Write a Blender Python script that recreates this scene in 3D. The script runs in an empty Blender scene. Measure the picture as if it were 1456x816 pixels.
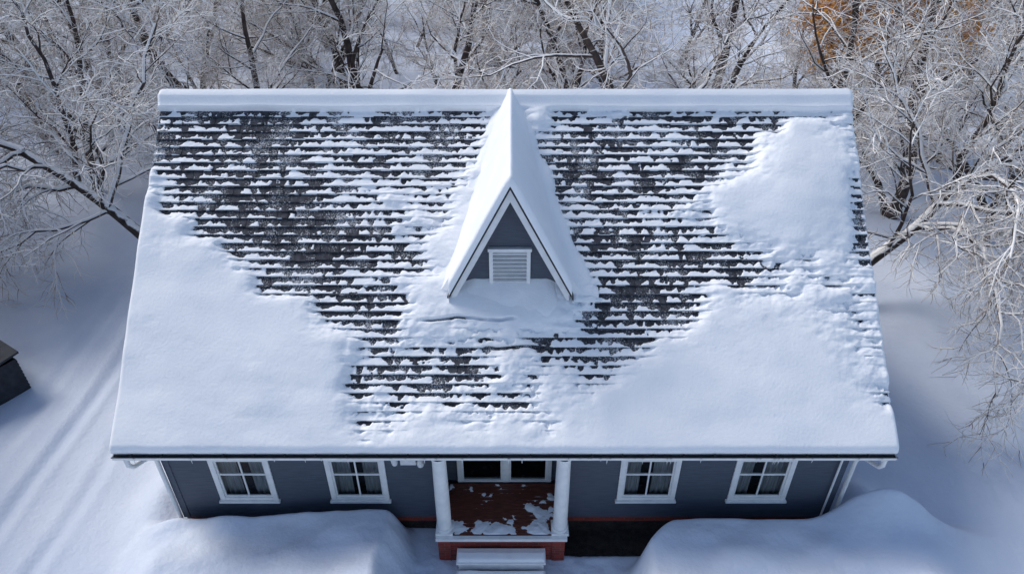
import bpy, math, random
import numpy as np
from mathutils import Vector
random.seed(7)
sc=bpy.context.scene
sc.view_settings.view_transform='Standard'
sc.view_settings.look='None'
sc.view_settings.exposure=0

# ---------------------------------------------------------------- noise
def _hash(ix,iy,s):
    n=(ix.astype(np.int64)*374761393+iy.astype(np.int64)*668265263+s*982451653)&0xffffffff
    n=((n^(n>>13))*1274126177)&0xffffffff
    n=(n^(n>>16))&0xffffffff
    return n/4294967295.0
def vn(x,y,s=0):
    x=np.asarray(x,float);y=np.asarray(y,float)
    x,y=np.broadcast_arrays(x,y)
    ix=np.floor(x);iy=np.floor(y);fx=x-ix;fy=y-iy
    fx=fx*fx*(3-2*fx);fy=fy*fy*(3-2*fy)
    a=_hash(ix,iy,s);b=_hash(ix+1,iy,s);c=_hash(ix,iy+1,s);d=_hash(ix+1,iy+1,s)
    return (a*(1-fx)+b*fx)*(1-fy)+(c*(1-fx)+d*fx)*fy
def fbm(x,y,s=0,o=4):
    t=0;a=.5;n=0
    for i in range(o):
        t=t+a*vn(x*2**i+i*17.3,y*2**i+i*9.1,s+i);n+=a;a*=.5
    return t/n
def ss(a,b,x):
    t=np.clip((x-a)/(b-a),0,1);return t*t*(3-2*t)

# ---------------------------------------------------------------- mesh helpers
def mesh_arrays(name,V,Q,mats,mi=None,smooth=True,parent=None):
    V=np.asarray(V,np.float32);Q=np.asarray(Q,np.int32)
    me=bpy.data.meshes.new(name)
    me.vertices.add(len(V));me.vertices.foreach_set('co',V.ravel())
    k=Q.shape[1]
    me.loops.add(Q.size);me.loops.foreach_set('vertex_index',Q.ravel())
    me.polygons.add(len(Q))
    me.polygons.foreach_set('loop_start',np.arange(0,Q.size,k,dtype=np.int32))
    me.polygons.foreach_set('loop_total',np.full(len(Q),k,dtype=np.int32))
    if mi is not None: me.polygons.foreach_set('material_index',np.asarray(mi,np.int32))
    me.polygons.foreach_set('use_smooth',np.full(len(Q),smooth))
    for m in mats: me.materials.append(m)
    me.update(calc_edges=True)
    ob=bpy.data.objects.new(name,me);sc.collection.objects.link(ob)
    if parent: ob.parent=parent
    return ob
def grid(name,X,Y,Z,mat,parent=None,smooth=True):
    n,m=X.shape
    V=np.stack([X,Y,Z],-1).reshape(-1,3)
    i=np.arange(n*m).reshape(n,m)
    Q=np.stack([i[:-1,:-1],i[:-1,1:],i[1:,1:],i[1:,:-1]],-1).reshape(-1,4)
    return mesh_arrays(name,V,Q,[mat],None,smooth,parent)
class MB:
    def __init__(s): s.v=[];s.f=[]
    def poly(s,pts):
        b=len(s.v);s.v+=[tuple(p) for p in pts];s.f.append(list(range(b,b+len(pts))))
    def box(s,x0,x1,y0,y1,z0,z1):
        b=len(s.v)
        s.v+=[(x0,y0,z0),(x1,y0,z0),(x1,y1,z0),(x0,y1,z0),(x0,y0,z1),(x1,y0,z1),(x1,y1,z1),(x0,y1,z1)]
        s.hexf(b)
    def hexf(s,b):
        for f in [(0,3,2,1),(4,5,6,7),(0,1,5,4),(1,2,6,5),(2,3,7,6),(3,0,4,7)]: s.f.append([b+i for i in f])
    def hexa(s,p):
        b=len(s.v);s.v+=[tuple(q) for q in p];s.hexf(b)
    def lathe(s,cx,cy,prof,n=24):
        b=len(s.v)
        for r,z in prof:
            for i in range(n):
                a=2*math.pi*i/n;s.v.append((cx+r*math.cos(a),cy+r*math.sin(a),z))
        for j in range(len(prof)-1):
            for i in range(n):
                s.f.append([b+j*n+i,b+j*n+(i+1)%n,b+(j+1)*n+(i+1)%n,b+(j+1)*n+i])
    def obj(s,name,mat,parent=None,bevel=0,smooth=False):
        me=bpy.data.meshes.new(name);me.from_pydata(s.v,[],s.f);me.materials.append(mat)
        if smooth:
            for p in me.polygons:p.use_smooth=True
        ob=bpy.data.objects.new(name,me);sc.collection.objects.link(ob)
        if parent:ob.parent=parent
        if bevel:
            m=ob.modifiers.new('b','BEVEL');m.width=bevel;m.segments=2
        return ob
def empty(name,loc=(0,0,0)):
    e=bpy.data.objects.new(name,None);e.empty_display_size=.3;e.location=loc;sc.collection.objects.link(e);return e

# ---------------------------------------------------------------- materials
def newmat(name):
    m=bpy.data.materials.new(name);m.use_nodes=True
    nt=m.node_tree;return m,nt,nt.nodes['Principled BSDF']
def noisy(name,c1,c2,scale=5,rough=.7,bump=0,bscale=40,stretch=(1,1,1),bdist=.01):
    m,nt,b=newmat(name)
    N=nt.nodes;L=nt.links
    tc=N.new('ShaderNodeTexCoord');mp=N.new('ShaderNodeMapping');mp.inputs['Scale'].default_value=stretch
    L.new(tc.outputs['Object'],mp.inputs['Vector'])
    n=N.new('ShaderNodeTexNoise');n.inputs['Scale'].default_value=scale;n.inputs['Detail'].default_value=6
    L.new(mp.outputs[0],n.inputs['Vector'])
    r=N.new('ShaderNodeValToRGB');r.color_ramp.elements[0].color=(*c1,1);r.color_ramp.elements[1].color=(*c2,1)
    r.color_ramp.elements[0].position=.35;r.color_ramp.elements[1].position=.65
    L.new(n.outputs['Fac'],r.inputs[0]);L.new(r.outputs[0],b.inputs['Base Color'])
    b.inputs['Roughness'].default_value=rough
    if bump:
        n2=N.new('ShaderNodeTexNoise');n2.inputs['Scale'].default_value=bscale;n2.inputs['Detail'].default_value=5
        L.new(mp.outputs[0],n2.inputs['Vector'])
        bp=N.new('ShaderNodeBump');bp.inputs['Strength'].default_value=bump;bp.inputs['Distance'].default_value=bdist
        L.new(n2.outputs['Fac'],bp.inputs['Height']);L.new(bp.outputs[0],b.inputs['Normal'])
    return m
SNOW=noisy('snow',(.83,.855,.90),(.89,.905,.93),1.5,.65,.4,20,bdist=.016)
SNOWG=noisy('shade_toned_ground_snow',(.58,.65,.78),(.66,.72,.83),.6,.7,.5,9,bdist=.04)  # darker and bluer than roof snow: yard shade put into the base colour
WHITE=noisy('white_paint',(.72,.73,.74),(.82,.82,.82),6,.5,.1,60)
SIDE=noisy('slate_blue_siding',(.048,.064,.094),(.068,.086,.120),3,.55,.2,30,(1,1,14))
DARK=noisy('dark_trim',(.012,.012,.015),(.03,.03,.035),8,.6)
SOIL=noisy('bare_soil',(.012,.010,.010),(.035,.028,.025),9,.95,1,30,bdist=.05)
DECK=noisy('deck_wood',(.07,.018,.011),(.16,.042,.024),5,.5,.3,30,(1,10,1))
CURT=noisy('curtain',(.30,.30,.31),(.48,.48,.49),10,.9,.2,20,(8,1,.3))
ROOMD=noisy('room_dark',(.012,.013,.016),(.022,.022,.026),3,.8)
def shinglemat():
    m=noisy('slate_shingle',(.016,.018,.026),(.060,.064,.082),9,.85,.8,160)
    nt=m.node_tree;N=nt.nodes;L=nt.links;b=N['Principled BSDF']
    src=b.inputs['Base Color'].links[0].from_socket
    tc=N.new('ShaderNodeTexCoord')
    a=N.new('ShaderNodeTexNoise');a.inputs['Scale'].default_value=38;a.inputs['Detail'].default_value=3
    c=N.new('ShaderNodeTexNoise');c.inputs['Scale'].default_value=2.2;c.inputs['Detail'].default_value=4
    L.new(tc.outputs['Object'],a.inputs['Vector']);L.new(tc.outputs['Object'],c.inputs['Vector'])
    s=N.new('ShaderNodeMath');s.operation='MULTIPLY_ADD';s.inputs[1].default_value=.9;L.new(c.outputs['Fac'],s.inputs[0]);L.new(a.outputs['Fac'],s.inputs[2])
    mr=N.new('ShaderNodeMapRange');mr.inputs['From Min'].default_value=1.0;mr.inputs['From Max'].default_value=1.20;mr.inputs['To Max'].default_value=.7
    L.new(s.outputs[0],mr.inputs['Value'])
    mx=N.new('ShaderNodeMix');mx.data_type='RGBA';L.new(mr.outputs[0],mx.inputs[0]);L.new(src,mx.inputs[6]);mx.inputs[7].default_value=(.8,.82,.86,1)
    L.new(mx.outputs[2],b.inputs['Base Color']);return m
SHING=shinglemat()
def brickmat():
    m,nt,b=newmat('red_brick');N=nt.nodes;L=nt.links
    tc=N.new('ShaderNodeTexCoord');sp=N.new('ShaderNodeSeparateXYZ');cb=N.new('ShaderNodeCombineXYZ')
    L.new(tc.outputs['Object'],sp.inputs[0]);ad=N.new('ShaderNodeMath')
    L.new(sp.outputs[0],ad.inputs[0]);L.new(sp.outputs[1],ad.inputs[1])
    L.new(ad.outputs[0],cb.inputs[0]);L.new(sp.outputs[2],cb.inputs[1])
    br=N.new('ShaderNodeTexBrick');br.inputs['Scale'].default_value=1;br.inputs['Brick Width'].default_value=.21
    br.inputs['Row Height'].default_value=.075;br.inputs['Mortar Size'].default_value=.006
    br.inputs['Color1'].default_value=(.30,.036,.022,1);br.inputs['Color2'].default_value=(.15,.024,.018,1)
    br.inputs['Mortar'].default_value=(.16,.09,.075,1)
    L.new(cb.outputs[0],br.inputs['Vector']);L.new(br.outputs['Color'],b.inputs['Base Color'])
    bp=N.new('ShaderNodeBump');bp.inputs['Strength'].default_value=.6;bp.inputs['Distance'].default_value=.01;bp.invert=True
    L.new(br.outputs['Fac'],bp.inputs['Height']);L.new(bp.outputs[0],b.inputs['Normal'])
    b.inputs['Roughness'].default_value=.85
    return m
BRICK=brickmat()
def glassmat():
    m,nt,b=newmat('window_glass');N=nt.nodes;L=nt.links
    g=N.new('ShaderNodeBsdfGlossy');g.inputs['Roughness'].default_value=.03
    t=N.new('ShaderNodeBsdfTransparent');t.inputs[0].default_value=(.70,.75,.78,1)
    mx=N.new('ShaderNodeMixShader');f=N.new('ShaderNodeFresnel');f.inputs[0].default_value=1.35
    L.new(f.outputs[0],mx.inputs[0]);L.new(t.outputs[0],mx.inputs[1]);L.new(g.outputs[0],mx.inputs[2])
    L.new(mx.outputs[0],N['Material Output'].inputs[0]);return m
GLASS=glassmat()
def barkmat(name,c1,c2,lo,hi):
    m,nt,b=newmat(name);N=nt.nodes;L=nt.links
    tc=N.new('ShaderNodeTexCoord')
    n=N.new('ShaderNodeTexNoise');n.inputs['Scale'].default_value=4;n.inputs['Detail'].default_value=3
    L.new(tc.outputs['Object'],n.inputs['Vector'])
    r=N.new('ShaderNodeValToRGB');r.color_ramp.elements[0].color=(*c1,1);r.color_ramp.elements[1].color=(*c2,1)
    r.color_ramp.elements[0].position=.35;r.color_ramp.elements[1].position=.7
    L.new(n.outputs['Fac'],r.inputs[0])
    ge=N.new('ShaderNodeNewGeometry');sp=N.new('ShaderNodeSeparateXYZ');L.new(ge.outputs['Normal'],sp.inputs[0])
    a=N.new('ShaderNodeMath');a.operation='MULTIPLY_ADD';L.new(n.outputs['Fac'],a.inputs[0]);a.inputs[1].default_value=.9
    L.new(sp.outputs[2],a.inputs[2])
    mr=N.new('ShaderNodeMapRange');mr.inputs['From Min'].default_value=lo;mr.inputs['From Max'].default_value=hi
    L.new(a.outputs[0],mr.inputs['Value'])
    mx=N.new('ShaderNodeMix');mx.data_type='RGBA';L.new(mr.outputs[0],mx.inputs[0]);L.new(r.outputs[0],mx.inputs[6])
    mx.inputs[7].default_value=(.88,.87,.86,1);L.new(mx.outputs[2],b.inputs['Base Color'])
    b.inputs['Roughness'].default_value=.85
    return m
BARK=barkmat('bark_with_snow',(.026,.018,.017),(.085,.060,.050),.98,1.12)
TWIG=barkmat('frosted_twig',(.26,.175,.12),(.44,.32,.235),.58,1.02)
SNOWT=noisy('branch_snow',(.84,.84,.85),(.90,.89,.88),1.5,.7)
LEAF=noisy('autumn_leaf',(.60,.25,.03),(.78,.42,.10),3,.7)

# ================================================================ GROUND
def ground_h(x,y):
    g=-.32+.28*(fbm(x*.13,y*.13,3,3)-.5)+.14*(fbm(x*.7,y*.7,5,3)-.5)
    near=np.exp(-((np.maximum(np.abs(x)-8,0)/3)**2+(np.maximum(np.abs(y-4)-5,0)/3)**2))
    g=g*(1-near)+(-.33+.05*(fbm(x*1.1,y*1.1,6,3)-.5))*near
    g=g+np.clip(y-25,0,400)*.02
    wob=.35*(fbm(x*.9,y*1.2,11,3)-.5)
    lump=.24*(fbm(x*.9,y*1.4,13,2)-.5)+.025*(fbm(x*4.2,y*5,16,2)-.5)
    mL=ss(-8.0,-6.6,x+wob)*ss(-1.95,-2.55,x+wob*.5)*ss(.80,.34,y+wob*.25)*ss(-5.5,-3,y)
    g=g+mL*(1.03+.9*(fbm(x*.45+.3,y*.8,12,2)-.5)+lump)
    yb=-.42+.80*ss(2.2,3.3,x)+.25*ss(5.8,6.9,x)
    mR=ss(2.05,2.70,x-wob*.5)*ss(10.5,7.5,x)*ss(yb+.25,yb-.22,y+wob*.2)*ss(-5.5,-3,y)
    g=g+mR*(1.0+.9*(fbm(x*.42+4,y*.8,14,2)-.5)+lump)
    g=g+.85*np.exp(-(((x-7.35)/.75)**2+((y-.9)/.9)**2))+.35*np.exp(-(((x+7.6)/.5)**2+((y-1.4)/1.1)**2))
    tr=ss(-2.2,-1.9,x)*ss(2.3,2.0,x)*ss(.3,0,y)
    g=g+tr*.10*(fbm(x*6,y*6,19,3)-.5)+.22*np.exp(-(((x+.2)/.75)**2+((y+1.25)/.45)**2))
    for xr,w,dp in ((-11.15,.16,.10),(-9.75,.16,.06),(-12.4,.3,.05)):
        xc=xr+.35*np.sin(y*.22+.6)+.25*(fbm(y*.5,xr+0*y,8,2)-.5)
        on=ss(-20,-6,y)*ss(13,8,y)*(.3+.9*fbm(y*.6+0*x,xr+0*y,9,2))
        g=g-on*dp*np.exp(-((x-xc)/w)**2)+on*dp*.5*np.exp(-((x-xc-.3)/.14)**2)+on*dp*.4*np.exp(-((x-xc+.3)/.14)**2)
    bed=ss(1.0,1.15,x)*ss(6.6,6.3,x)*ss(yb+.10,yb+.26,y)*ss(.05,.25,y)*ss(1.0,.9,y)
    g=g-bed*.35
    und=ss(-6.7,-6.4,x)*ss(6.45,6.2,x)*ss(.75,.95,y)*ss(10.6,10.3,y)
    return g-und*.2
def axis(segs):
    out=[]
    for a,b,n in segs: out+=list(np.linspace(a,b,n,endpoint=False))
    out.append(segs[-1][1]);return np.array(out)
far=lambda a,b,n:[a+(b-a)*(i/n)**2.4 for i in range(1,n+1)]
xs=axis([(-14,14,480)]);xs=np.array(sorted([-v for v in far(14,260,70)])+list(xs)+far(14,260,70))
ys=axis([(-2.5,1.6,100),(1.6,14,110),(14,50,120)]);ys=np.array(sorted([-v for v in far(2.5,160,45)])+list(ys)+far(50,300,30))
X,Y=np.meshgrid(xs,ys)
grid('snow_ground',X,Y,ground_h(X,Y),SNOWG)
bx=np.linspace(.98,6.75,80);by=np.linspace(-.6,.74,20);BX,BY=np.meshgrid(bx,by)
grid('garden_bed',BX,BY,-.40+.05*fbm(BX*6,BY*6,22),SOIL)

# ================================================================ HOUSE
house=empty('clapboard_house')
RX0,RX1=-7.13,6.86
ZE,ZR,YR=2.66,7.25,5.39
V0=.14
EY,EZ=.12,.105
SL=math.hypot(YR,ZR-ZE);dy,dz=YR/SL,(ZR-ZE)/SL
ny_,nz_=-dz,dy
WX0,WX1,WY,WY2=-6.77,6.50,.71,10.07
def roofpt(x,v,h): return (x,v*dy+h*ny_,ZE+v*dz+h*nz_)
wins=[(-5.90,-4.73),(-3.65,-2.48),(2.12,3.29),(4.36,5.53)]
WZ0,WZ1=.68,1.93
T=.10
def lap(mb,axisdir,a0,a1,pos,z0,z1,out,holes=[]):
    z=z0;H=.115
    while z<z1-.001:
        zt=min(z+H,z1);segs=[(a0,a1)]
        for (h0,h1,hz0,hz1) in holes:
            if zt>hz0+.002 and z<hz1-.002:
                ns=[]
                for s in segs:
                    if h1<=s[0] or h0>=s[1]: ns.append(s);continue
                    if h0>s[0]: ns.append((s[0],h0))
                    if h1<s[1]: ns.append((h1,s[1]))
                segs=ns
        for s0,s1 in segs:
            o=.022*out
            if axisdir=='x':
                mb.hexa([(s0,pos+o,z),(s1,pos+o,z),(s1,pos-.03*out,z),(s0,pos-.03*out,z),(s0,pos+.002*out,zt+.01),(s1,pos+.002*out,zt+.01),(s1,pos-.03*out,zt+.01),(s0,pos-.03*out,zt+.01)])
            else:
                mb.hexa([(pos+o,s0,z),(pos+o,s1,z),(pos-.03*out,s1,z),(pos-.03*out,s0,z),(pos+.002*out,s0,zt+.01),(pos+.002*out,s1,zt+.01),(pos-.03*out,s1,zt+.01),(pos-.03*out,s0,zt+.01)])
        z=zt
ZS=2.56
mb=MB()
holes=[(a+T*.5,c-T*.5,WZ0+T*.5,WZ1-T*.5) for a,c in wins]
lap(mb,'x',WX0+.1,-1.42,WY,.13,ZS-.01,-1,holes)
lap(mb,'x',1.02,WX1-.1,WY,.13,ZS-.01,-1,holes)
lap(mb,'y',WY,1.40,-1.42,.40,ZS-.01,1)
lap(mb,'y',WY,1.40,1.02,.40,ZS-.01,-1)
lap(mb,'x',-1.40,1.0,1.42,.42,ZS-.01,-1,[(-1.12,.80,.42,2.4)])
lap(mb,'y',WY+.05,WY2-.05,WX0,.13,ZS-.01,-1)
lap(mb,'y',WY+.05,WY2-.05,WX1,.13,ZS-.01,1)
lap(mb,'x',WX0,WX1,WY2,.13,ZS-.01,1)
for xx,o in ((WX0,-1),(WX1,1)):
    z=ZS
    while z<6.95:
        zt=z+.115;f=(z-2.56)/(7.05-2.56);ya=WY+(YR-WY)*f;yb2=WY2-(WY2-YR)*f
        mb.hexa([(xx+.018*o,ya,z),(xx+.018*o,yb2,z),(xx-.03*o,yb2,z),(xx-.03*o,ya,z),(xx+.002*o,ya+.1,zt+.01),(xx+.002*o,yb2-.1,zt+.01),(xx-.03*o,yb2-.1,zt+.01),(xx-.03*o,ya+.1,zt+.01)])
        z=zt
mb.obj('siding',SIDE,house)
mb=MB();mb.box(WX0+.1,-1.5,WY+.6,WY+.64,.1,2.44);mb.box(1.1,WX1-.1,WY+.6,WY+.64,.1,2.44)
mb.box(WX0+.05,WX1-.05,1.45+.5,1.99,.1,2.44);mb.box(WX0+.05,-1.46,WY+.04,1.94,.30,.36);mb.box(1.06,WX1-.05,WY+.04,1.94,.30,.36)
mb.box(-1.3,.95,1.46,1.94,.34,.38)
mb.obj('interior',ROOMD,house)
mb=MB()
for a,c in ((WX0-.03,WX0+.1),(WX1-.1,WX1+.03)):
    mb.box(a,c,WY-.032,WY+.10,.12,ZS-.005)
    mb.box(a,c,WY2-.1,WY2+.032,.12,ZS-.005)
mb.box(-1.46,-1.36,WY-.034,WY+.02,.41,ZS-.005);mb.box(.96,1.06,WY-.034,WY+.02,.41,ZS-.005)
mb.obj('corner_boards',SIDE,house,.004)
# one visible course of brick over a dark rendered plinth
mb=MB();ml=MB()
for (a,c,d,e_) in ((WX0+.01,-1.48,WY-.006,WY+.2),(1.06,WX1-.01,WY-.006,WY+.2),(WX0+.01,WX0+.2,WY+.2,WY2),(WX1-.2,WX1-.01,WY+.2,WY2),(WX0+.2,WX1-.2,WY2-.2,WY2-.004)):
    mb.box(a,c,d,e_,-.035,.127);ml.box(a+.004,c-.004,d+.03,e_-.004,-.7,-.037)
mb.obj('brick_foundation',BRICK,house);ml.obj('plinth',SOIL,house)
mb=MB()
mb.box(RX0+.04,RX1-.04,.03+EY,WY+.06,2.455+EZ,2.48+EZ)
mb.box(-1.40,1.0,WY+.062,1.44,2.455+EZ,2.48+EZ)
mb.box(RX0+.04,RX1-.04,-.005+EY,.028+EY,2.44+EZ,2.62+EZ)
mb.box(RX0+.04,RX1-.04,WY2-.05,10.60,2.455+EZ,2.48+EZ)
mb.obj('soffit',WHITE,house)
mb=MB()
prof=[(-.008,2.60),(-.008,2.49),(-.085,2.485),(-.12,2.53),(-.135,2.605),(-.125,2.605),(-.112,2.54),(-.08,2.497),(-.018,2.50),(-.018,2.60)]
prof=[(a+EY,b+EZ) for a,b in prof]
g0,g1=RX0-.02,RX1+.02
for i in range(len(prof)):
    p=prof[i];q=prof[(i+1)%len(prof)]
    mb.poly([(g0,p[0],p[1]),(g1,p[0],p[1]),(g1,q[0],q[1]),(g0,q[0],q[1])])
mb.poly([(g0,)+p for p in prof[:5]]);mb.poly([(g1,)+p for p in prof[:5]])
mb.obj('gutter',WHITE,house)
mb=MB()
x=RX0+.3
while x<RX1: mb.box(x,x+.025,-.14+EY,.02+EY,2.606+EZ,2.618+EZ);x+=.55
mb.box(RX0-.02,RX1+.02,-.142+EY,-.132+EY,2.606+EZ,2.622+EZ)
mb.box(RX0-.02,RX1+.02,-.124+EY,-.03+EY,2.56+EZ,2.57+EZ)
mb.obj('gutter_brackets',DARK,house)
mb=MB();rr_=random.Random(3)
for _ in range(46):
    x=rr_.uniform(RX0+.2,RX1-.2);l=rr_.uniform(.04,.16);mb.lathe(x,-.146+EY,[(.010,2.60+EZ),(.007,2.60+EZ-l*.5),(.001,2.60+EZ-l)],6)
mb.obj('icicles',WHITE,house,0,True)
def tube(mb,pts,r,n=10,sq=False):
    b=len(mb.v);P=[Vector(p) for p in pts]
    for i,p in enumerate(P):
        d=(P[min(i+1,len(P)-1)]-P[max(i-1,0)]).normalized()
        u=d.cross(Vector((0,1,0.1))).normalized();w=d.cross(u)
        for k in range(n):
            a=2*math.pi*(k+.5)/n;mb.v.append(tuple(p+(u*math.cos(a)+w*math.sin(a))*r))
    for i in range(len(P)-1):
        for k in range(n): mb.f.append([b+i*n+k,b+i*n+(k+1)%n,b+(i+1)*n+(k+1)%n,b+(i+1)*n+k])
mb=MB()
tube(mb,[(-6.95,.05,2.62),(-6.95,.05,2.44),(-6.93,.12,2.32),(-6.86,.55,2.12),(-6.84,.64,1.98),(-6.84,.64,.12),(-6.88,.55,.02),(-6.95,.3,-.05)],.045)
tube(mb,[(6.72,.05,2.62),(6.72,.05,2.44),(6.72,.12,2.32),(6.64,.55,2.12),(6.62,.64,1.98),(6.62,.64,.12),(6.68,.55,.02),(6.77,.3,-.05)],.045)
tube(mb,[(6.36,.64,2.54),(6.36,.64,.12)],.022)
mb.obj('downspouts',WHITE,house,0,True)
tr=MB();gl=MB();cu=MB();mun=MB()
for a,c in wins:
    y0=WY-.045
    tr.box(a,a+T,y0,WY+.03,WZ0+.002,WZ1-.002);tr.box(c-T,c,y0,WY+.03,WZ0+.002,WZ1-.002)
    tr.box(a-.02,c+.02,y0-.005,WY+.03,WZ1,WZ1+.11);tr.box(a-.03,c+.03,y0-.04,WY+.03,WZ0-.05,WZ0)
    tr.box(a+T,c-T,y0+.004,WY+.03,WZ1-T,WZ1-.004);tr.box(a+T,c-T,y0+.004,WY+.03,WZ0+.003,WZ0+T*.8)
    ia,ic,iz0,iz1=a+T,c-T,WZ0+T*.8,WZ1-T
    f=.035
    ys_=WY-.012
    mun.box(ia,ia+f,ys_,ys_+.035,iz0,iz1);mun.box(ic-f,ic,ys_,ys_+.035,iz0,iz1)
    mun.box(ia+f,ic-f,ys_,ys_+.035,iz0,iz0+f);mun.box(ia+f,ic-f,ys_,ys_+.035,iz1-f,iz1)
    zm=iz0+(iz1-iz0)*.62
    mun.box(ia+f,ic-f,ys_-.003,ys_+.038,zm-.018,zm+.018)
    xm=(ia+ic)/2
    mun.box(xm-.015,xm+.015,ys_+.003,ys_+.03,iz0+f,zm-.018);mun.box(xm-.015,xm+.015,ys_+.003,ys_+.03,zm+.018,iz1-f)
    gl.poly([(ia,WY+.008,iz0),(ic,WY+.008,iz0),(ic,WY+.008,iz1),(ia,WY+.008,iz1)])
    for s0,s1 in ((ia-.05,xm-.14),(xm+.10,ic+.05)):
        m_=30
        for i in range(m_):
            xa=s0+(s1-s0)*i/m_;xb=s0+(s1-s0)*(i+1)/m_
            ya=WY+.13+.022*math.sin(xa*55);yb_=WY+.13+.022*math.sin(xb*55)
            cu.poly([(xa,ya,.55),(xb,yb_,.55),(xb,yb_,2.1),(xa,ya,2.1)])
tr.obj('window_trim',WHITE,house,.004);mun.obj('window_sashes',WHITE,house);gl.obj('window_glass',GLASS,house);cu.obj('curtains',CURT,house,0,True)
mb=MB()
mb.box(-1.15,-1.06,1.34,1.44,.42,2.45);mb.box(.74,.83,1.34,1.44,.42,2.45);mb.box(-.20,-.06,1.338,1.44,.42,2.45)
mb.box(-1.06,-.20,1.345,1.44,.42,.46);mb.box(-.06,.74,1.345,1.44,.42,.46)
mb.box(-1.06,-.20,1.345,1.44,2.3,2.45);mb.box(-.06,.74,1.345,1.44,2.3,2.45)
for a,c in ((-1.06,-.20),(-.06,.74)):
    mb.box(a,a+.04,1.37,1.42,.46,2.3);mb.box(c-.04,c,1.37,1.42,.46,2.3)
mb.obj('door_frame',WHITE,house,.004)
mb=MB();mb.poly([(-1.06,1.40,.46),(.74,1.40,.46),(.74,1.40,2.3),(-1.06,1.40,2.3)]);mb.obj('door_glass',GLASS,house)
mb=MB()
mb.box(-1.47,-1.22,-.02,.62,-.7,.318);mb.box(.80,1.05,-.02,.62,-.7,.318);mb.box(-1.22,.80,.0,.16,-.7,.318)
mb.obj('porch_brick_base',BRICK,house)
mb=MB()
mb.box(-1.51,1.09,-.05,.04,.32,.40);mb.box(-1.51,-1.36,.04,.68,.32,.398);mb.box(.94,1.09,.04,.68,.32,.398)
mb.obj('porch_edge',WHITE,house,.006)
mb=MB();y=.045
while y<1.33:
    mb.box(-1.355,.935,y,min(y+.088,1.335),.34,.394+random.uniform(-.002,.002));y+=.094
mb.obj('porch_deck',DECK,house,.003)
mb=MB()
for cx in (-1.34,.95):
    mb.box(cx-.17,cx+.17,.02,.36,.402,.47)
    mb.lathe(cx,.19,[(.165,.47),(.168,.50),(.15,.525),(.135,.53),(.14,.56),(.142,.9),(.138,1.6),(.132,2.2),(.130,2.46),(.145,2.48),(.15,2.52),(.15,ZS-.01)],28)
mb.obj('porch_columns',WHITE,house,.004)
mb=MB()
mb.box(-1.09,.66,-.40,-.052,.075,.12);mb.box(-1.05,.62,-.37,-.052,-.12,.073)
mb.box(-1.09,.66,-.74,-.402,-.145,-.10);mb.box(-1.05,.62,-.70,-.402,-.5,-.147)
mb.obj('porch_steps',WHITE,house,.006)
def slab(name,x0,x1,y0,y1,z,th,parent,seed,pw=.07,cover=None,res=.02,mat=SNOW):
    xs_=np.linspace(x0,x1,int((x1-x0)/res)+2);ys2=np.linspace(y0,y1,int((y1-y0)/res)+2)
    A,B=np.meshgrid(xs_,ys2)
    e=np.minimum(np.minimum(A-x0,x1-A),np.minimum(B-y0,y1-B))+.02*(fbm(A*5,B*5,seed)-.5)
    h=np.sqrt(np.clip(e/pw,0,1)*(2-np.clip(e/pw,0,1)))*th*(.8+.5*(fbm(A*2.5,B*2.5,seed+3)-.3))
    if cover is not None: h=cover(A,B)
    edge=(A<=x0+1e-6)|(A>=x1-1e-6)|(B<=y0+1e-6)|(B>=y1-1e-6)
    h=np.where(edge,-.015,h)
    return grid(name,A,B,z+h,mat,parent)
slab('step_snow',-1.08,.65,-.37,-.14,.121,.07,house,31)
slab('lower_step_snow',-1.07,.64,-.73,-.44,-.099,.13,house,32)
def dcov(A,B):
    n=fbm(A*3.6,B*4.2,41,4)-.5;n3=fbm(A*14,B*14,43,2)-.5
    bias=-.24+.32*ss(.66,.12,B)*ss(.25,-.35,A)+.34*ss(.15,.55,A)*ss(1.0,.55,B)*ss(.0,.15,B)
    return .10*np.clip(n+.25*n3+bias,-.15,.5)
slab('deck_snow',-1.33,.92,.06,1.32,.397,.0,house,33,cover=dcov,res=.015)

# --- roof deck + shingles
mb=MB()
th=.10
def rp(x,v,h,side=1):
    p=roofpt(x,v,h)
    return p if side==1 else (p[0],2*YR-p[1],p[2])
for s in (1,-1):
    mb.hexa([rp(RX0,V0+.03,-th,s),rp(RX1,V0+.03,-th,s),rp(RX1,SL-.1,-th,s),rp(RX0,SL-.1,-th,s),rp(RX0,V0,-.002,s),rp(RX1,V0,-.002,s),rp(RX1,SL-.002,-.002,s),rp(RX0,SL-.002,-.002,s)])
mb.obj('roof_deck',DARK,house)
mb=MB()
for s in (1,-1):
    for xa,xb in ((RX0-.03,RX0-.002),(RX1+.002,RX1+.03)):
        mb.hexa([rp(xa,V0+.03,-.17,s),rp(xb,V0+.03,-.17,s),rp(xb,SL+.02,-.17,s),rp(xa,SL+.02,-.17,s),rp(xa,V0-.02,-.03,s),rp(xb,V0-.02,-.03,s),rp(xb,SL+.05,-.03,s),rp(xa,SL+.05,-.03,s)])
mb.obj('rake_boards',WHITE,house)
NC=42;CO=SL/NC
rt=random.Random(9)
mb=MB()
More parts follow.
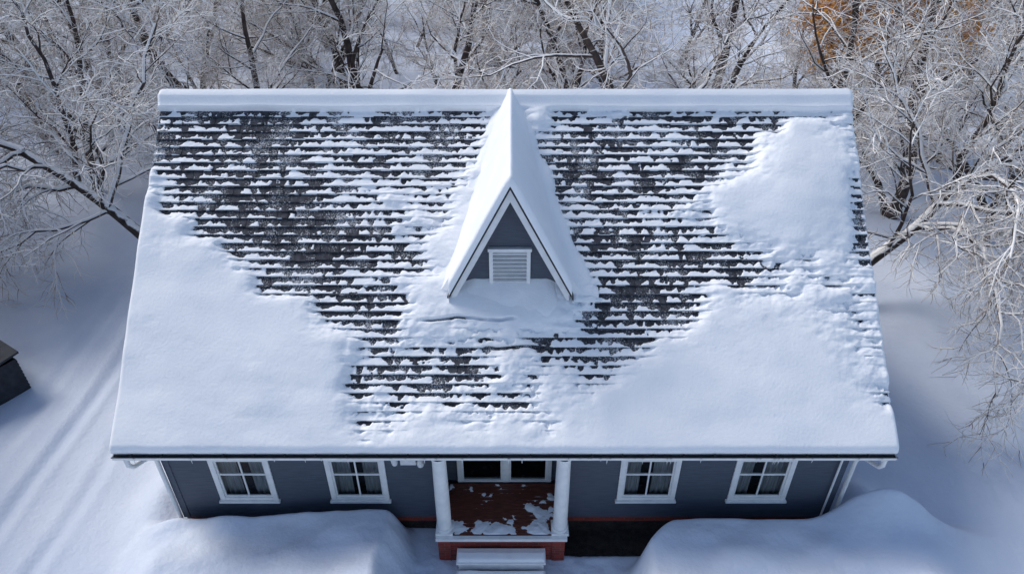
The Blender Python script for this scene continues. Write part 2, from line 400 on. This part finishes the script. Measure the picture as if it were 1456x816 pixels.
for j in range(1,NC):
    v0=j*CO;x=RX0-rt.uniform(0,.2)
    while x<RX1:
        w=rt.choice([.17,.2,.23,.27]);xa=max(x,RX0-.01);xb=min(x+w-.008,RX1+.01)
        if xb>xa+.02:
            t=.038+rt.uniform(-.008,.012);dv=rt.uniform(-.026,.008)
            mb.hexa([roofpt(xa,v0+dv,-.001),roofpt(xb,v0+dv,-.001),roofpt(xb,v0+CO+.02,-.001),roofpt(xa,v0+CO+.02,-.001),
                     roofpt(xa,v0+dv,t),roofpt(xb,v0+dv,t),roofpt(xb,v0+CO+.02,.003),roofpt(xa,v0+CO+.02,.003)])
        x+=w
mb.obj('roof_shingles',SHING,house)

# --- roof snow: coverage survey of the front slope, ridge row first
cov=["11121123433483443344455","11212333335953233346986","52232333446963323468896","83212334557973334699995",
"98321234668984333589985","99941134579995322346775","99993335789997433577765","99999844789986336788875",
"99999995677665568999875","99999993455555689999986","99999994455566899999987","99999996777778999999998","99999999999999999999999"]
trow=[.955,.866,.781,.697,.615,.535,.457,.380,.305,.232,.160,.088,0.0]
C=np.array([[int(c) for c in r] for r in cov],float)/9
def coverage(u,t):
    tr_=np.array(trow[::-1]);Cr=C[::-1]
    r=np.interp(t,tr_,np.arange(len(tr_)));c=np.clip(u,0,1)*(C.shape[1]-1)
    ri=np.clip(np.floor(r).astype(int),0,len(tr_)-2);ci=np.clip(np.floor(c).astype(int),0,C.shape[1]-2)
    fr=r-ri;fc=c-ci;fr=fr*fr*(3-2*fr)*.5+fr*.5;fc=fc*fc*(3-2*fc)*.5+fc*.5
    return (Cr[ri,ci]*(1-fc)+Cr[ri,ci+1]*fc)*(1-fr)+(Cr[ri+1,ci]*(1-fc)+Cr[ri+1,ci+1]*fc)*fr
def snow_h(x,v):
    wx=x+.5*(fbm(x*1.3,v*1.3,51,3)-.5);wv=v+.5*(fbm(x*1.3,v*1.3,52,3)-.5)
    c=coverage((wx-RX0)/(RX1-RX0),wv/SL)
    mid=np.clip(1.3-np.abs(c-.42)*1.7,.05,1)
    n1=fbm(x*1.3,v*2.0,53,4)-.5;n2=fbm(x*2.8,v*4.0,54,4)-.5
    cc=c+mid*(1.0*n1+1.2*n2)
    j=np.floor(v/CO);p=v/CO-j
    off=_hash(j,j*0+3,91)
    xw=x+.20*(vn(x*2.2,j*5.3,58)-.5)+.08*(vn(x*6,j*3.3,59)-.5)
    q=xw/.205+off*3;cell=np.floor(q);fq=q-cell
    rnd=_hash(cell,j,93);rn2=_hash(cell,j,94)
    lobe=np.sin(np.pi*np.clip((fq-.5)*(.8+.7*rn2)+.5,0,1))**.7
    sc_=-(rnd**1.2)*.60*lobe
    nt=fbm(x*3.1+j*7.7,j*3.1,55,3)-.5
    nf=fbm(x*19,v*19,57,3)-.5
    nb=fbm(x*7,v*9,68,3)-.5
    a=.38+.80*cc+.9*nt+.55*nf+sc_+.8*nb
    a=np.where(cc<.66,np.minimum(a,.91+.22*nf+.3*(cc>.45)),a)
    dk=ss(a-.11,a+.09,p)
    dk=dk*(1-ss(.66,.88,cc))
    S=.034-.031*p
    thin=S+.008+.026*np.clip(cc,0,1)-.066*dk+.010*nf+.008*nb
    ct=c+mid*.5*(n1*1.2+n2*.6)
    dune=fbm(x*.55+v*.25,v*.75,56,3)-.5
    thick=ss(.52,.86,ct)*.085+ss(.60,1.02,ct)*(.07+.13*dune)
    d1=np.exp(-(((x-5.55+.25*(v-5.2))/.85)**2+((v-5.2)/1.05)**2))
    thick=thick+ss(.5,.9,ct)*d1*.18
    k=ss(.62,.84,ct)
    H=thin*(1-k)+(.035)*k+np.maximum(thick,0)
    return H,cc
def ridge_edge(x): return SL-.245+.035*(fbm(x*.8,x*0,61,2)-.5)
RT=.28
nx,nv=900,500
xx=np.linspace(RX0-.04,RX1+.04,nx);vv=np.linspace(V0-.05,SL,nv)
A,B=np.meshgrid(xx,vv)
H,cc=snow_h(A,B)
re=ss(0,.06,B-ridge_edge(A))
H=H*(1-re)+(.18+.04*(fbm(A*.9,B*2,62,2)-.5))*re
cl=(.358+.004*np.sin(A*5)+.006*(fbm(A*3,A*0,64)-.5))*SL
cr=np.exp(-((B-cl)/.022)**2)*ss(-1.72,-1.5,A)*ss(.10,-.1,A)
cl2=.285*SL+.02*np.sin(A*6)
cr=np.maximum(cr,np.exp(-((B-cl2)/.022)**2)*ss(-.55,-.4,A)*ss(.8,.6,A))
H=H-cr*.26
eB=np.clip((B-V0+.05+.03*(fbm(A*3,B*0,63,3)-.5))/.16,0,1);eX=np.clip(np.minimum(A-RX0+.04,RX1+.04-A)/.10,0,1)
H=(H+.02*ss(.8,.2,B))*np.sqrt(eB*(2-eB))*(.25+.75*np.sqrt(eX*(2-eX)))
edge=(A<xx[1])|(A>xx[-2]);H=np.where(edge,-.01,H)
H=np.where(B<vv[1],-.03,H)
PX=A;PY=B*dy+H*ny_;PZ=ZE+B*dz+H*nz_
crest=ZR+RT+.03*(fbm(A[-1]*.7,A[-1]*0,66,2)-.5)
ex=np.clip(np.minimum(xx-RX0+.04,RX1+.04-xx)/.14,0,1);crest=crest-.14*(1-np.sqrt(ex*(2-ex)))
f_=ss(SL-.20,SL,B);f2=f_**2
PZ=PZ*(1-f2)+np.minimum(np.broadcast_to(crest,PZ.shape),PZ+.08)*f2
PY[-1]=YR;PZ[-1]=crest
PY[-6:-1]=np.minimum(PY[-6:-1],YR-.015)
grid('roof_snow',PX,PY,PZ,SNOW,house)
xb=xx[::3].copy();xb[-1]=xx[-1];vb=np.linspace(V0-.05,SL,120);A2,B2=np.meshgrid(xb,vb)
H2=.14+.06*(fbm(A2*.6,B2*.6,71,3)-.5)
e2=np.clip((B2-V0+.05)/.12,0,1);H2=H2*np.sqrt(e2*(2-e2));H2=np.where((A2<xb[1])|(A2>xb[-2]),-.01,H2);H2[0]=-.03
Y2=2*YR-(B2*dy+H2*ny_);Z2=ZE+B2*dz+H2*nz_
Y2[-1]=YR+.001;Z2[-1]=np.interp(xb,xx,crest)
grid('back_roof_snow',A2,Y2,Z2,SNOW,house)

# --- dormer
DX=-.03;DZ=7.05;DS=1.97;DY0=2.10;DYW=2.36
def dorm(x): return DZ-DS*np.abs(x-DX)
mb=MB()
for s in (-1,1):
    hw=1.18
    o=lambda d,zz,y:(DX+s*d,y,zz)
    q=[o(0,DZ-.11,DY0),o(hw,DZ-.11-DS*hw,DY0),o(hw,DZ-.11-DS*hw,5.0),o(0,DZ-.11,5.0),o(0,DZ,DY0),o(hw,DZ-DS*hw,DY0),o(hw,DZ-DS*hw,5.0),o(0,DZ,5.0)]
    mb.hexa(q)
mb.obj('dormer_roof',DARK,house)
mb=MB()
for s in (-1,1):
    for (za,zb,ya,yb_,hw) in ((-.115,-.34,DY0+.01,DY0+.05,1.10),(-.40,-.45,DYW-.06,DYW-.03,.99)):
        o=lambda d,off,y:(DX+s*d,y,DZ+off-DS*d)
        mb.hexa([o(0,zb,ya),o(hw-.0,zb,ya),o(hw-.0,zb,yb_),o(0,zb,yb_),o(0,za,ya),o(hw,za,ya),o(hw,za,yb_),o(0,za,yb_)])
mb.obj('dormer_rake_trim',WHITE,house)
mb=MB();z=4.55
while z<6.9:
    zt=z+.115;h0=(DZ-.2-z)/DS;h1=max((DZ-.2-zt)/DS,.003)
    if h0>.01: mb.hexa([(DX-h0,DYW-.018,z),(DX+h0,DYW-.018,z),(DX+h0,DYW+.03,z),(DX-h0,DYW+.03,z),(DX-h1,DYW-.002,zt),(DX+h1,DYW-.002,zt),(DX+h1,DYW+.03,zt),(DX-h1,DYW+.03,zt)])
    z=zt
mb.obj('dormer_siding',SIDE,house)
mb=MB();vx0,vx1,vz0,vz1=DX-.39,DX+.37,4.82,5.60;yv=DYW-.08
mb.box(vx0,vx0+.07,yv,DYW,vz0,vz1);mb.box(vx1-.07,vx1,yv,DYW,vz0,vz1);mb.box(vx0-.02,vx1+.02,yv-.01,DYW,vz1,vz1+.06);mb.box(vx0-.02,vx1+.02,yv-.015,DYW,vz0-.07,vz0)
z=vz0+.02
while z<vz1-.03:
    mb.hexa([(vx0+.07,yv+.006,z),(vx1-.07,yv+.006,z),(vx1-.07,yv+.050,z+.030),(vx0+.07,yv+.050,z+.030),
             (vx0+.07,yv+.006,z+.014),(vx1-.07,yv+.006,z+.014),(vx1-.07,yv+.050,z+.044),(vx0+.07,yv+.050,z+.044)])
    z+=.085
mb.obj('louvered_vent',WHITE,house)
mb=MB();mb.box(vx0+.07,vx1-.07,yv+.054,DYW-.02,vz0,vz1);mb.obj('vent_back',DARK,house)
xd=np.linspace(DX-1.7,DX+1.7,280);yd=np.linspace(DY0-.07,YR,200)
A3,B3=np.meshgrid(xd,yd)
xo=A3-DX
rdg=DZ+.17+.30*ss(3.2,5.3,B3)-DS*(np.sqrt(xo**2+.003)-.055)-.02*np.sin(B3*1.3)+.08*(fbm(A3*1.3,B3*1.2,81,3)-.5)
base=ZE+(B3/dy)*dz
hwv=(DZ+.12-base)/DS
wv_=.20+.34*(fbm(A3*1.5,B3*2.2,83,3)-.5)+.08*ss(3.5,2.2,B3)
main=base+.12/nz_*ss(hwv+wv_+.25,hwv+wv_-.08,np.abs(xo))-.06/nz_*ss(hwv+wv_,hwv+wv_+.3,np.abs(xo))
k=.12
zz=np.maximum(rdg,main)+k*np.exp(-np.abs(rdg-main)/k*.9)*.5*ss(hwv+.5,hwv+.1,np.abs(xo))
fl=np.clip((B3-yd[0])/.10,0,1);zz=zz-.16*(1-np.sqrt(fl*(2-fl)))*(rdg>main)
zz[0]=np.where(rdg[0]>main[0],np.minimum(zz[0],dorm(A3[0])-.005),zz[0]-.1)
zz=np.where((np.abs(xo)>1.14)&(B3<DY0+.10),base-.2,zz)
zz=np.where(np.abs(xo)>1.67,base-.2,zz)
grid('dormer_snow',A3,B3,zz,SNOW,house)
A4,B4=np.meshgrid(np.linspace(DX-1.35,DX+1.35,160),np.linspace(1.3,2.40,90))
nn=fbm(A4*2,B4*2,91,3)-.5
hh=.10*ss(1.55,2.3,B4+.5*nn)*ss(1.25,.6,np.abs(A4-DX)+.5*nn)
grid('sill_drift',A4,B4,ZE+B4/dy*dz+(hh*(1+.3*nn)+.20*ss(0,.05,hh))/nz_-.09,SNOW,house)

lamp=MB();lamp.box(-2.15,-1.85,WY-.12,WY-.02,1.82,1.95);lamp.lathe(-2.26,WY-.10,[(.0,1.82),(.05,1.82),(.065,1.90),(.05,1.98),(.0,1.98)],14)
lamp.lathe(-1.76,WY-.12,[(.0,1.80),(.06,1.81),(.075,1.90),(.03,1.98),(.0,1.98)],14)
lamp.obj('flood_light',WHITE,house,.006)
pot=MB();pot.lathe(3.95,.52,[(.0,-.36),(.11,-.36),(.15,.02),(.16,.04),(.14,.04),(.12,-.03),(0,-.03)],20)
e=empty('flower_pot');pot.obj('pot',noisy('clay_grey',(.14,.15,.17),(.25,.26,.28),8,.7),e,0,True)
s_=MB();s_.lathe(3.95,.52,[(.0,.13),(.06,.12),(.11,.08),(.135,.02),(.13,-.02)],20);s_.obj('pot_snow',SNOW,e,0,True)

# ---------------- shed at the left
shed=empty('garden_shed',(-14.05,5.0,-.35));shed.rotation_euler=(0,0,math.radians(-32))
mb=MB();lap(mb,'x',-1.2,1.2,-.8,0,1.0,-1);lap(mb,'x',-1.2,1.2,.8,0,1.0,1);lap(mb,'y',-.8,.8,1.2,0,1.0,1);lap(mb,'y',-.8,.8,-1.2,0,1.0,-1)
SIDE2=noisy('dark_shed_boards',(.016,.020,.028),(.032,.038,.050),5,.8,.4,30)
mb.obj('walls',SIDE2,shed)
mb=MB()
mb.hexa([(-1.3,-.9,.98),(1.3,-.9,.98),(1.3,.9,1.18),(-1.3,.9,1.18),(-1.3,-.9,1.04),(1.3,-.9,1.04),(1.3,.9,1.24),(-1.3,.9,1.24)])
mb.obj('roof',SIDE2,shed)
slab('roof_snow_cap',-1.3,.3,-.3,.9,1.16,.10,shed,95)

# ================================================================ TREES
def perp(d):
    a=np.array([0,0,1.]) if abs(d[2])<.9 else np.array([1.,0,0])
    u=np.cross(d,a);u/=np.linalg.norm(u);return u,np.cross(d,u)
def unit(v): return v/(np.linalg.norm(v)+1e-9)
class Tree:
    def __init__(s,seed): s.r=np.random.RandomState(seed);s.pl=[]
    def grow(s,p,d,L,r,lev,P):
        R=s.r;n=P['seg'][lev];pts=[p];d=unit(d);dirs=[d]
        up=P['up'][lev]
        for i in range(n):
            d=unit(d+R.normal(0,P['wig'][lev],3)+np.array([0,0,up]))
            p=p+d*L/n;pts.append(p);dirs.append(d)
        pts=np.array(pts);rad=np.linspace(r,max(r*P['tip'],.004),n+1)
        s.pl.append((pts,rad,lev))
        s.kids(pts,dirs,rad,L,lev,P)
    def kids(s,pts,dirs,rad,L,lev,P):
        if lev>=P['max']: return
        R=s.r;n=len(pts)-1;c=P['n'][lev]
        for k in range(c):
            t=P['t0'][lev]+(1-P['t0'][lev])*(k+R.rand())/c
            f=t*n;i=min(int(f),n-1);q=pts[i]+(pts[i+1]-pts[i])*(f-i)
            u,w=perp(dirs[i+1]);a=k*2.4+R.rand()*1.5
            sp=P['ang'][lev]*(.75+.5*R.rand())
            nd=dirs[i+1]*math.cos(sp)+(u*math.cos(a)+w*math.sin(a))*math.sin(sp)
            nl=P['len'][lev]*(1-.45*t)*(.7+.6*R.rand())
            rr=max((rad[0]+(rad[-1]-rad[0])*t)*P['rr'],P['rmin'])
            s.grow(q,nd,nl,min(rr,P['rmax'][lev]),lev+1,P)
    def mesh(s,name,mats,leaf=None,snowlev=3,ws=.38,load=1.0):
        V=[];Q=[];M=[];b=0;R=s.r
        def add(pts,rad,k,m):
            nonlocal b
            d=unit(pts[-1]-pts[0]);u,w=perp(d)
            a=2*np.pi*np.arange(k)/k
            off=np.cos(a)[:,None]*u+np.sin(a)[:,None]*w
            v=pts[:,None,:]+rad[:,None,None]*off[None]
            V.append(v.reshape(-1,3));n=len(pts)
            i=(np.arange(n*k).reshape(n,k))+b
            q=np.stack([i[:-1],np.roll(i[:-1],-1,1),np.roll(i[1:],-1,1),i[1:]],-1).reshape(-1,4)
            Q.append(q);M.append(np.full(len(q),m));b+=n*k
        for pts,rad,lev in s.pl:
            k=8 if lev==0 else 6 if lev==1 else 4 if lev==2 else 3
            mt=0 if lev<=2 else 1
            if lev>=4 and R.rand()<ws: mt=2
            add(pts,rad,k,mt)
            dz_=abs(unit(pts[-1]-pts[0])[2])
            if 1<=lev<=snowlev and dz_<.85 and R.rand()<(.85 if lev<3 else .6):
                o=pts+np.array([0,0,1])*(rad[:,None]*.6+.006*load);add(o,rad*.78+.006*load,max(k,4),2)
        if leaf:
            for pts,rad,lev in s.pl:
                if lev<3 or pts[-1][2]<leaf[0]: continue
                for _ in range(leaf[1]):
                    c=pts[R.randint(len(pts))]+R.normal(0,.08,3);a,bb=R.normal(0,1,3),R.normal(0,1,3);a=unit(a)*.07;bb=unit(bb)*.055
                    V.append(np.array([c-a,c-bb,c+a,c+bb]));Q.append(np.array([[b,b+1,b+2,b+3]]));M.append(np.array([3]));b+=4
        return mesh_arrays(name,np.concatenate(V),np.concatenate(Q),mats,np.concatenate(M),True)
PW=dict(seg=[8,6,4,3,2],wig=[.10,.16,.20,.22,.25],up=[.05,.07,.03,-.02,-.05],tip=.3,max=4,n=[8,6,6,6,0],t0=[.15,.2,.15,.12,0],
        ang=[.80,.75,.75,.8],len=[4.6,2.3,1.25,.68],rr=.58,rmin=.011,rmax=[.12,.055,.026,.013])
mats=[BARK,TWIG,SNOWT,LEAF]
protos=[]
for i in range(5):
    t=Tree(100+i);rr=np.random.RandomState(i)
    t.grow(np.array([0,0,-.2]),np.array([rr.normal(0,.2),rr.normal(0,.2),1.]),7.5+rr.rand()*2,.21,0,PW)
    if i%2==0:
        PQ=dict(PW);PQ['n']=[5,6,5,5,0];t.grow(np.array([.1,0,-.2]),np.array([.55,.25,1.]),6.0,.14,0,PQ)
    ob=t.mesh('tree_proto',mats)
    protos.append(ob.data);bpy.data.objects.remove(ob)
woods=empty('snowy_woods')
R=np.random.RandomState(5);cnt=0
def inst(px,py,s,R):
    o=bpy.data.objects.new('woods_tree',protos[R.randint(5)]);sc.collection.objects.link(o);o.parent=woods
    o.location=(px,py,float(ground_h(np.array(px),np.array(py))));o.rotation_euler=(R.normal(0,.12),R.normal(0,.12),R.rand()*6.28);o.scale=(s,s,s*R.uniform(.85,1.1))
y=15
while y<58:
    ry=y+8.5;lim=.75*(ry*.82+7)+2
    x=-lim+R.rand()*3
    st=4.4+max(0,(y-14))*.03
    while x<lim:
        px=x+R.uniform(-1.6,1.6);py=y+R.uniform(-1.6,1.6)
        s=R.uniform(.7,1.2)
        if R.rand()<.3: s*=.5
        if not (px>8 and px<26 and py>28 and R.rand()<.65):
            inst(px,py,s,R);cnt+=1
        x+=st
    y+=3.8+(y-14)*.03
for px,py,s in ((-19,-5,1.1),(-18,-1,1.1),(-21,2.5,1.25),(-19.5,6,1.1),(-25,6,1.3),(-23,9.5,1.2),(-20,11.5,1.1),(-22,-8,1.2),(-17.5,-3,1.0),(-18.5,3.2,1.0)):  # unseen trees left of the view, added to shade the left yard
    inst(px,py,s,R);cnt+=1
print('woods',cnt)
PH=dict(PW);PH['n']=[0,7,7,8,0];PH['len']=[4,2.5,1.3,.75];PH['seg']=[8,6,5,4,3];PH['max']=4;PH['t0']=[.2,.12,.12,.12,0];PH['up']=[.05,.05,0,-.03,-.06]
def spline(P,n):
    P=np.array(P,float);k=len(P)
    ts=np.linspace(0,k-1,n);out=[]
    for t in ts:
        i=min(int(t),k-2);f=t-i
        p0=P[max(i-1,0)];p1=P[i];p2=P[i+1];p3=P[min(i+2,k-1)]
        out.append(.5*((2*p1)+(-p0+p2)*f+(2*p0-5*p1+4*p2-p3)*f*f+(-p0+3*p1-3*p2+p3)*f**3))
    return np.array(out)
def hero(name,seed,trunk,limbs,P=PH):
    t=Tree(seed)
    pts=spline(trunk[0],10);t.pl.append((pts,np.linspace(trunk[1],trunk[2],10),0))
    for ctrl,r0,r1 in limbs:
        pts=spline(ctrl,10);pts[1:]+=t.r.normal(0,.06,(9,3))
        rad=np.linspace(r0,r1,10);t.pl.append((pts,rad,1))
        d=[unit(pts[min(i+1,9)]-pts[max(i-1,0)]) for i in range(10)]
        L=np.linalg.norm(pts[-1]-pts[0]);PP=dict(P);n=list(P['n']);n[1]=int(5+L*1.4);PP['n']=n
        t.kids(pts,d,rad,L,1,PP)
    return t.mesh(name,mats,ws=.55,load=1.7)
hero('snowy_tree',11,([(-9.9,9.6,-.4),(-11.6,10.3,1.3),(-13.2,10.8,2.6),(-14.6,11,3.6)],.19,.12),[
 ([(-14.6,11,3.6),(-16.5,11.5,4.4),(-18.6,12,5.6)],.11,.03),
 ([(-13.2,10.8,2.6),(-13.6,12,5),(-14.6,13,7.6)],.10,.03),
 ([(-12.4,10.5,2.0),(-11.6,12,4.4),(-10.6,13,6.8)],.09,.03),
 ([(-14.6,11,3.6),(-15.9,9.8,3.4),(-17.4,8.8,2.9)],.07,.02),
 ([(-13.9,10.9,3.1),(-14.2,9.4,3.9),(-14.9,8.2,4.0)],.06,.02),
 ([(-13.2,10.8,2.6),(-15.2,11.0,2.4),(-17.6,10.6,1.6)],.07,.02),
 ([(-12.2,10.5,1.8),(-13.6,9.4,1.9),(-15.4,8.2,1.5)],.06,.02),
 ([(-12.6,10.6,2.2),(-12.0,10,4.0),(-11.2,9.8,5.3)],.06,.02)])
hero('snowy_tree.001',12,([(9.2,8.6,-.4),(10.6,9.1,.9),(12.0,9.6,1.9),(12.9,10,3.0)],.20,.12),[
 ([(12.9,10,3.0),(13.4,10.6,5.2),(14.2,11.2,7.8)],.11,.03),
 ([(12.9,10,3.0),(14.8,9.8,4.2),(17.0,9.4,4.8)],.09,.03),
 ([(12.0,9.6,1.9),(13.6,8.0,2.6),(14.8,6.2,2.2),(15.0,4.6,1.2)],.09,.02),
 ([(12.0,9.6,1.9),(12.2,7.6,2.7),(11.6,5.2,2.6),(10.9,3.0,1.4)],.08,.02),
 ([(12.5,9.8,2.5),(13.0,7.2,3.6),(12.6,4.8,3.4),(11.9,2.8,2.2)],.07,.02),
 ([(12.6,9.8,2.6),(12.6,8.2,4.2),(12.0,6.2,4.4),(11.2,4.8,3.8)],.07,.02),
 ([(11.2,9.3,1.3),(10.9,8.6,3.2),(10.6,9.2,5.4)],.07,.02),
 ([(12.5,9.8,2.5),(11.6,10.8,4.6),(10.6,12,6.6)],.08,.02),
 ([(12.9,10,3.0),(15.0,8.6,3.0),(17.2,7.0,2.2)],.08,.02),
 ([(12.4,9.7,2.3),(13.5,9.6,4.4),(15.2,9.4,6.4)],.07,.02)])
hero('snowy_tree.002',13,([(16.5,12.5,-.4),(16.2,12.3,1.5),(16.6,12,3.4)],.18,.12),[
 ([(16.6,12,3.4),(16.2,11.6,6),(15.4,11,8.5)],.1,.03),([(16.6,12,3.4),(18.5,11.5,5.5),(20.5,11,7)],.09,.03),
 ([(16.3,12.2,2.2),(14.6,11.6,4.2),(13.2,11,5.6)],.08,.02),([(16.4,12.2,2.6),(17.5,10,4.0),(18.4,8,3.8)],.08,.02)])
t=Tree(77);P2=dict(PW);P2['n']=[10,7,6,6,0];t.grow(np.array([0,0,-.2]),np.array([.05,0,1.]),8.0,.2,0,P2)
ob=t.mesh('autumn_tree',mats,leaf=(3.2,10));ob.location=(14.8,20.5,-.3)

# ================================================================ LIGHT, CAMERA
S=Vector((-.56,.34,.72)).normalized()
el=math.asin(S.z);az=math.atan2(S.x,S.y)
sd=bpy.data.lights.new('sun','SUN');sd.energy=2.5;sd.angle=math.radians(26);sd.color=(1,.955,.89)
so=bpy.data.objects.new('sun',sd);sc.collection.objects.link(so);so.rotation_euler=S.to_track_quat('Z','Y').to_euler()
w=bpy.data.worlds.new('World');sc.world=w;w.use_nodes=True
N=w.node_tree.nodes;sk=N.new('ShaderNodeTexSky');sk.sky_type='NISHITA';sk.sun_disc=False
sk.sun_elevation=el;sk.sun_rotation=az;sk.air_density=1;sk.dust_density=1.2
w.node_tree.links.new(sk.outputs[0],N['Background'].inputs[0]);N['Background'].inputs[1].default_value=.15
cd=bpy.data.cameras.new('camera');cd.sensor_width=36;cd.lens=36*1000/1456;cd.clip_end=1500;cd.clip_start=.1
co=bpy.data.objects.new('camera',cd);sc.collection.objects.link(co)
co.location=(0,-8.54,12.4);co.rotation_euler=(math.radians(90-35),0,0)
sc.camera=co
